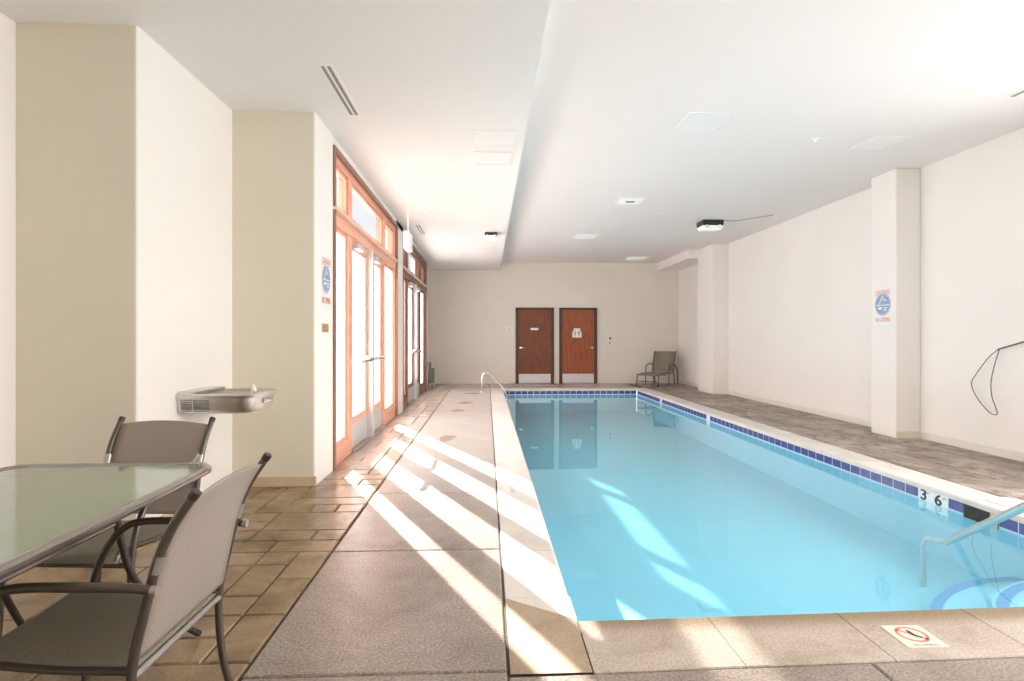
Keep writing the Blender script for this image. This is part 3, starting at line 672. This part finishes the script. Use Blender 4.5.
b=loft(MB(),[(fplan(.59,-.23,.25,.13),.835),(fplan(.595,-.235,.255,.13),.855),(fplan(.585,-.225,.245,.13),.868),(fplan(.54,-.18,.20,.10,x0=.12),.866),(fplan(.48,-.13,.15,.08,x0=.18),.835),(fplan(.40,-.06,.08,.05,x0=.24),.826)])
b.build('basin_top','chrome_soft' if 'chrome_soft' in M else 'steel',df,smooth=True)
MB().box(0,.14,-.22,.24,.836,.885).build('back_ledge','steel',df,bevel=.01)
for k in range(6): MB().box(.03,.24,-.229,-.217,.745+k*.015,.751+k*.015).build('louvre','vent_dark',df)
MB().box(.12,.128,-.231,-.225,.742,.83).build('louvre_bar','steel',df)
MB().tube([(.50,-.10,.86),(.50,-.10,.895),(.485,-.09,.905)],.010,10).build('bubbler_stem','chrome',df,smooth=True)
MB().lathe([(0,.0),(.022,.0),(.026,.012),(.018,.028),(.008,.05),(0,.055)],(.52,-.11,.875),14).build('bubbler_guard','tile_cream',df,smooth=True)
MB().tube([(.572,-.06,.80),(.588,-.03,.80),(.588,.07,.80),(.572,.10,.80)],.014,10).build('push_bar','chrome',df,smooth=True)

df.scale=(DFS,1,1)
# ------------------------------------------------------------------ patio table
tb=empty('patio_table',(-1.55,1.35,0),label='patio table with pale green frosted glass top and bronze metal rim',cat='table')
def outline(off=0,n=10):
    pts=[]; hy=1.07-off
    def xr(y): return .445-.025*y*y-off
    ys_=[-hy+.10+(2*hy-.20)*k/n for k in range(n+1)]
    R_=[(xr(y),y) for y in ys_]
    c=[(xr(hy-.10)-.012,hy-.045),(xr(hy-.10)-.04,hy-.012),(xr(hy-.10)-.085,hy)]
    top=R_+c+[(-x,y) for x,y in reversed(c)]+[(-x,y) for x,y in reversed(R_)]
    cb=[(-x,-y) for x,y in c]
    return top+cb+[(-x,y) for x,y in reversed(cb)]
o0=outline(0.012)
MB().tube([(x,y,.715) for x,y in o0],.017,10,closed=True,squash=1.0).build('rim','table_rim',tb,smooth=True)
MB().prism(outline(.02),.716,.724).build('glass_top','table_glass',tb)
o1=outline(.045)
MB().tube([(x,y,.69) for x,y in o1],.010,8,closed=True).build('under_rail','table_leg',tb,smooth=True)
for sx in (1,-1):
    for sy in (1,-1):
        pts=[(.20*sx,.72*sy,.70),(.215*sx,.74*sy,.52),(.235*sx,.80*sy,.34),(.29*sx,.96*sy,.12),(.33*sx,1.06*sy,.0)]
        MB().tube([(x+.01*sx,y,max(z,.012)) for x,y,z in pts],.013,10,sm=5).build('leg','table_leg',tb,smooth=True)
for sx in (1,-1):
    MB().tube([(.215*sx,-.74,.585),(.215*sx,.74,.585)],.009,8).build('side_stretcher','table_rim',tb,smooth=True)
for sy in (1,-1):
    MB().tube([(-.21,.72*sy,.60),(.21,.72*sy,.60)],.010,8).build('cross_stretcher','table_leg',tb,smooth=True)
for sx in (1,-1):
    MB().tube([(.30*sx,-.02,.70),(.31*sx,-.02,.56)],.016,10).build('clamp_post','table_rim',tb,smooth=True)
cp=MB(); cp.box(.335,.375,.985,1.015,.715,.742); cp.tube([(.345,1.0,.742),(.36,1.02,.775)],.006,6); cp.build('tablecloth_clip','chair_joint',tb)

# ------------------------------------------------------------------ sling chairs (local +x is the way it faces)
def make_chair(name,loc,rz,lab,group):
    t=empty(name,loc,rz,label=lab,cat='chair',group=group)
    hw=.232; r=.0125
    up=[(-.035,0),(-.01,.18),(0,.38),(-.035,.55),(-.065,.67),(-.10,.755),(-.145,.825),(-.16,.845)]
    for s in (1,-1):
        bu=MB().tube([(x,s*(hw+(.03 if z<.1 else .0)),max(z,.012)) for x,z in up],r,10,sm=5).build('back_upright','chair_frame',t,smooth=True)
        MB().tube([(-.154,s*hw,.838),(-.166,s*hw,.855)],.0142,10).build('end_cap','chair_cap',bu,smooth=True)
        arm=[(.47,.0),(.455,.20),(.44,.40),(.40,.52),(.34,.595),(.27,.622),(.10,.622),(-.02,.618),(-.07,.612)]
        g_=[(x,s*(hw+.028),max(z,.012)) for x,z in arm]
        ar=MB().tube(g_,r,10,sm=5).build('arm','chair_frame',t,smooth=True)
        MB().tube([(-.068,s*(hw+.028),.612),(-.083,s*(hw+.028),.611)],.0135,10).build('arm_cap','chair_joint',ar,smooth=True)
        MB().tube([(-.003,s*(hw-.012),.385),(.2,s*(hw-.012),.392),(.42,s*(hw-.012),.415),(.46,s*(hw-.012),.405),(.475,s*(hw-.012),.38)],.011,10,sm=4).build('seat_rail','chair_frame',t,smooth=True)
        MB().tube([(-.058,s*(hw-.004),.645),(-.072,s*(hw-.004),.69)],.0165,10).build('sling_bracket','chair_joint',bu,smooth=True)
    MB().tube([(0,-hw,.372),(0,hw,.372)],.011,10).build('rear_crossbar','chair_joint',t,smooth=True)
    MB().tube([(.44,-hw-.02,.36),(.44,hw+.02,.36)],.010,10).build('front_crossbar','chair_frame',t,smooth=True)
    # seat sling
    def sheet(path,w,sag,name,mat,nv=9,th=.004,bow=0):
        P_=smooth_path([(x,0,z) for x,z in path],5); vs=[];k=len(P_)
        for i,p in enumerate(P_):
            fi=math.sin(PI*i/(k-1))
            for j in range(nv):
                s_=2*j/(nv-1)-1; q=1-s_*s_
                vs.append((p.x+sag[0]*q*fi,s_*w,p.z+sag[1]*q*fi+bow*q*(i/(k-1))))
        fs=[(i*nv+j,i*nv+j+1,(i+1)*nv+j+1,(i+1)*nv+j) for i in range(k-1) for j in range(nv-1)]
        o=MB().add(vs,fs).build(name,mat,t,smooth=True); md=o.modifiers.new('s','SOLIDIFY'); md.thickness=th; return o
    sheet([(.0,.392),(.2,.398),(.42,.425),(.465,.415),(.485,.385)],hw-.006,(0,-.02),'seat','sling_fabric')
    sheet([(-.012,.42),(-.035,.53),(-.062,.65),(-.098,.745),(-.145,.825)],hw-.004,(-.02,0),'backrest','sling_back',bow=.02)
    return t
G='sling patio chairs at the glass table'
c1=make_chair('patio_chair',(-.915,1.72,0),PI-.01,'tan mesh sling chair with dark arms at the near side of the glass table',G)
c2=dup(c1,(-1.615,2.72,0),-PI/2-.08,'mesh sling chair behind the far end of the glass table, in front of the fountain')
# ------------------------------------------------------------------ chaise in the far right corner
fx=Vector((-.66,-.75,0)).normalized(); ang=math.atan2(fx.y,fx.x)
ch=empty('sling_lounge_chair',(4.80,15.12,0),ang,label='reclining olive sling lounge chair with arms in the far right corner',cat='chair')
hw=.30; r=.014
for s in (1,-1):
    MB().tube([(-.10,s*hw,.012),(-.04,s*hw,.30),(0,s*hw,.34),(-.06,s*hw,.60),(-.16,s*hw,.92)],r,8,sm=4).build('back_upright','chair_frame',ch,smooth=True)
    MB().tube([(-.24,s*(hw+.03),.012),(-.20,s*(hw+.03),.35),(-.10,s*(hw+.03),.52),(.05,s*(hw+.03),.57),(.25,s*(hw+.03),.55),(.34,s*(hw+.03),.46),(.36,s*(hw+.03),.012)],r,8,sm=4).build('arm','chair_frame',ch,smooth=True)
    MB().tube([(-.02,s*hw,.33),(.4,s*hw,.34),(.85,s*hw,.31),(.93,s*hw,.27),(.97,s*hw,.012)],r,8,sm=4).build('seat_rail','chair_frame',ch,smooth=True)
for x,z in ((.0,.32),(.5,.30),(.95,.14)): MB().tube([(x,-hw,z),(x,hw,z)],.011,8).build('crossbar','chair_frame',ch,smooth=True)
def sh(path,w,name,mat):
    P_=smooth_path([(x,0,z) for x,z in path],5)
    vs=[(p.x,s*w,p.z) for p in P_ for s in (-1,1)]
    o=MB().add(vs,[(2*i,2*i+1,2*i+3,2*i+2) for i in range(len(P_)-1)]).build(name,mat,ch,smooth=True); md=o.modifiers.new('s','SOLIDIFY'); md.thickness=.005
sh([(.0,.345),(.4,.352),(.85,.325),(.92,.29)],hw-.01,'seat','sling_olive' if 'sling_olive' in M else 'sling_fabric')
sh([(-.005,.37),(-.06,.60),(-.155,.91)],hw-.01,'backrest','sling_fabric')
# chair in the far left alcove
ac=empty('folding_chair',(-1.50,14.35,0),-.35,label='folded green web chair leaning in the far left alcove past the doors',cat='chair')
for s in (0,.12):
    MB().tube([(s-.05,-.22,.015),(s-.02,-.22,.45),(s+.02,-.20,.72),(s+.02,0,.80),(s+.02,.20,.72),(s-.02,.22,.45),(s-.05,.22,.015)],.013,8,sm=4).build('frame','galvanised',ac,smooth=True)
MB().box(-.03,.0,-.19,.19,.40,.66).build('backrest','green_web',ac,bevel=.008)
MB().box(.05,.09,-.19,.19,.12,.50).build('seat','green_web',ac,bevel=.008)
for s in (-.22,.22): MB().tube([(-.03,s,.48),(.13,s,.50)],.012,8).build('arm','galvanised',ac,smooth=True)

# floor marks: drain covers / worn patches
def patch(x,y,rx,ry,lab,seed):
    rnd=random.Random(seed); n=26; ph=[rnd.random()*6.28 for _ in range(3)]
    pts=[(rx*math.cos(a)*(1+.22*math.sin(2*a+ph[0])+.15*math.sin(5*a+ph[1])),ry*math.sin(a)*(1+.2*math.sin(3*a+ph[2])),0) for a in [2*PI*k/n for k in range(n)]]
    o=MB().add(pts,[tuple(range(n))]).build('floor_stain','stain'); o.location=(x,y,.0012); tag(o,lab,'stain')
patch(-.33,4.25,.035,.09,'small brown stain on the sunlit slab nearest the camera',1)
patch(-.50,7.1,.10,.22,'round brown stain on the deck midway to the far wall',2)
patch(-.50,9.8,.10,.16,'brown stain on the deck beyond the round one',3)
patch(-.42,11.0,.12,.2,'faint brown stain on the deck farther along',4)
patch(-.35,12.9,.22,.16,'wide brown stain on the deck near the grab rail',5)

# ------------------------------------------------------------------ light
k=.90; d=Vector((k,-2.05*k,-1)).normalized()
sun=bpy.data.lights.new('sun','SUN'); so=bpy.data.objects.new('sun',sun); COL.objects.link(so)
so.rotation_euler=d.to_track_quat('-Z','Y').to_euler(); sun.energy=20; sun.angle=math.radians(.6); sun.color=(1,.95,.88)
def area(name,loc,rot,sx,sy,e,col=(1,1,1)):
    l=bpy.data.lights.new(name,'AREA'); l.shape='RECTANGLE'; l.size=sx; l.size_y=sy; l.energy=e; l.color=col
    o=bpy.data.objects.new(name,l); COL.objects.link(o); o.location=loc; o.rotation_euler=rot; return o
area('added_side_fill',(XR+1.0,2.2,2.1),(0,PI/2-.5,0),2.6,4.6,225,(1,.96,.92))  # added soft fill through the made-up opening in the right wall
area('door_daylight',(XL-1.3,7.3,1.9),(0,-PI/2+.45,0),2.6,4.2,230,(1,.97,.94))
area('door_daylight',(XL-1.3,11.7,1.9),(0,-PI/2+.35,0),2.6,4.2,270,(1,.97,.94))
area('added_overhead_fill',(2.6,.6,ZHI-.02),(0,0,0),1.2,1.2,40,(1,.93,.86))  # overhead fill added out of view, no fitting there
w=bpy.data.worlds.new('world'); S.world=w; w.use_nodes=True; bg=w.node_tree.nodes['Background']; bg.inputs[0].default_value=(.95,.97,1,1); bg.inputs[1].default_value=2.2
S.view_settings.view_transform='Standard'; S.view_settings.look='None'; S.view_settings.exposure=0.3; S.view_settings.gamma=1.0
S.cycles.max_bounces=10; S.cycles.diffuse_bounces=6; S.cycles.transparent_max_bounces=16; S.cycles.sample_clamp_indirect=6

GR={'sprinkler_head':'sprinkler heads in the ceilings','ceiling_vent':'white ceiling vents','slot_diffuser':'slot diffusers in the ceilings','ceiling_light':'square ceiling lights over the pool',
 'access_panel':'access panels in the low ceiling','floor_stain':'brown stains on the deck','warning_sign':'no-diving caution signs','emergency_light':'ceiling emergency lights'}
for o in list(COL.objects):
    b=o.name.split('.')[0]
    if b in GR and o.get('category') and not o.get('group'): o['group']=GR[b]
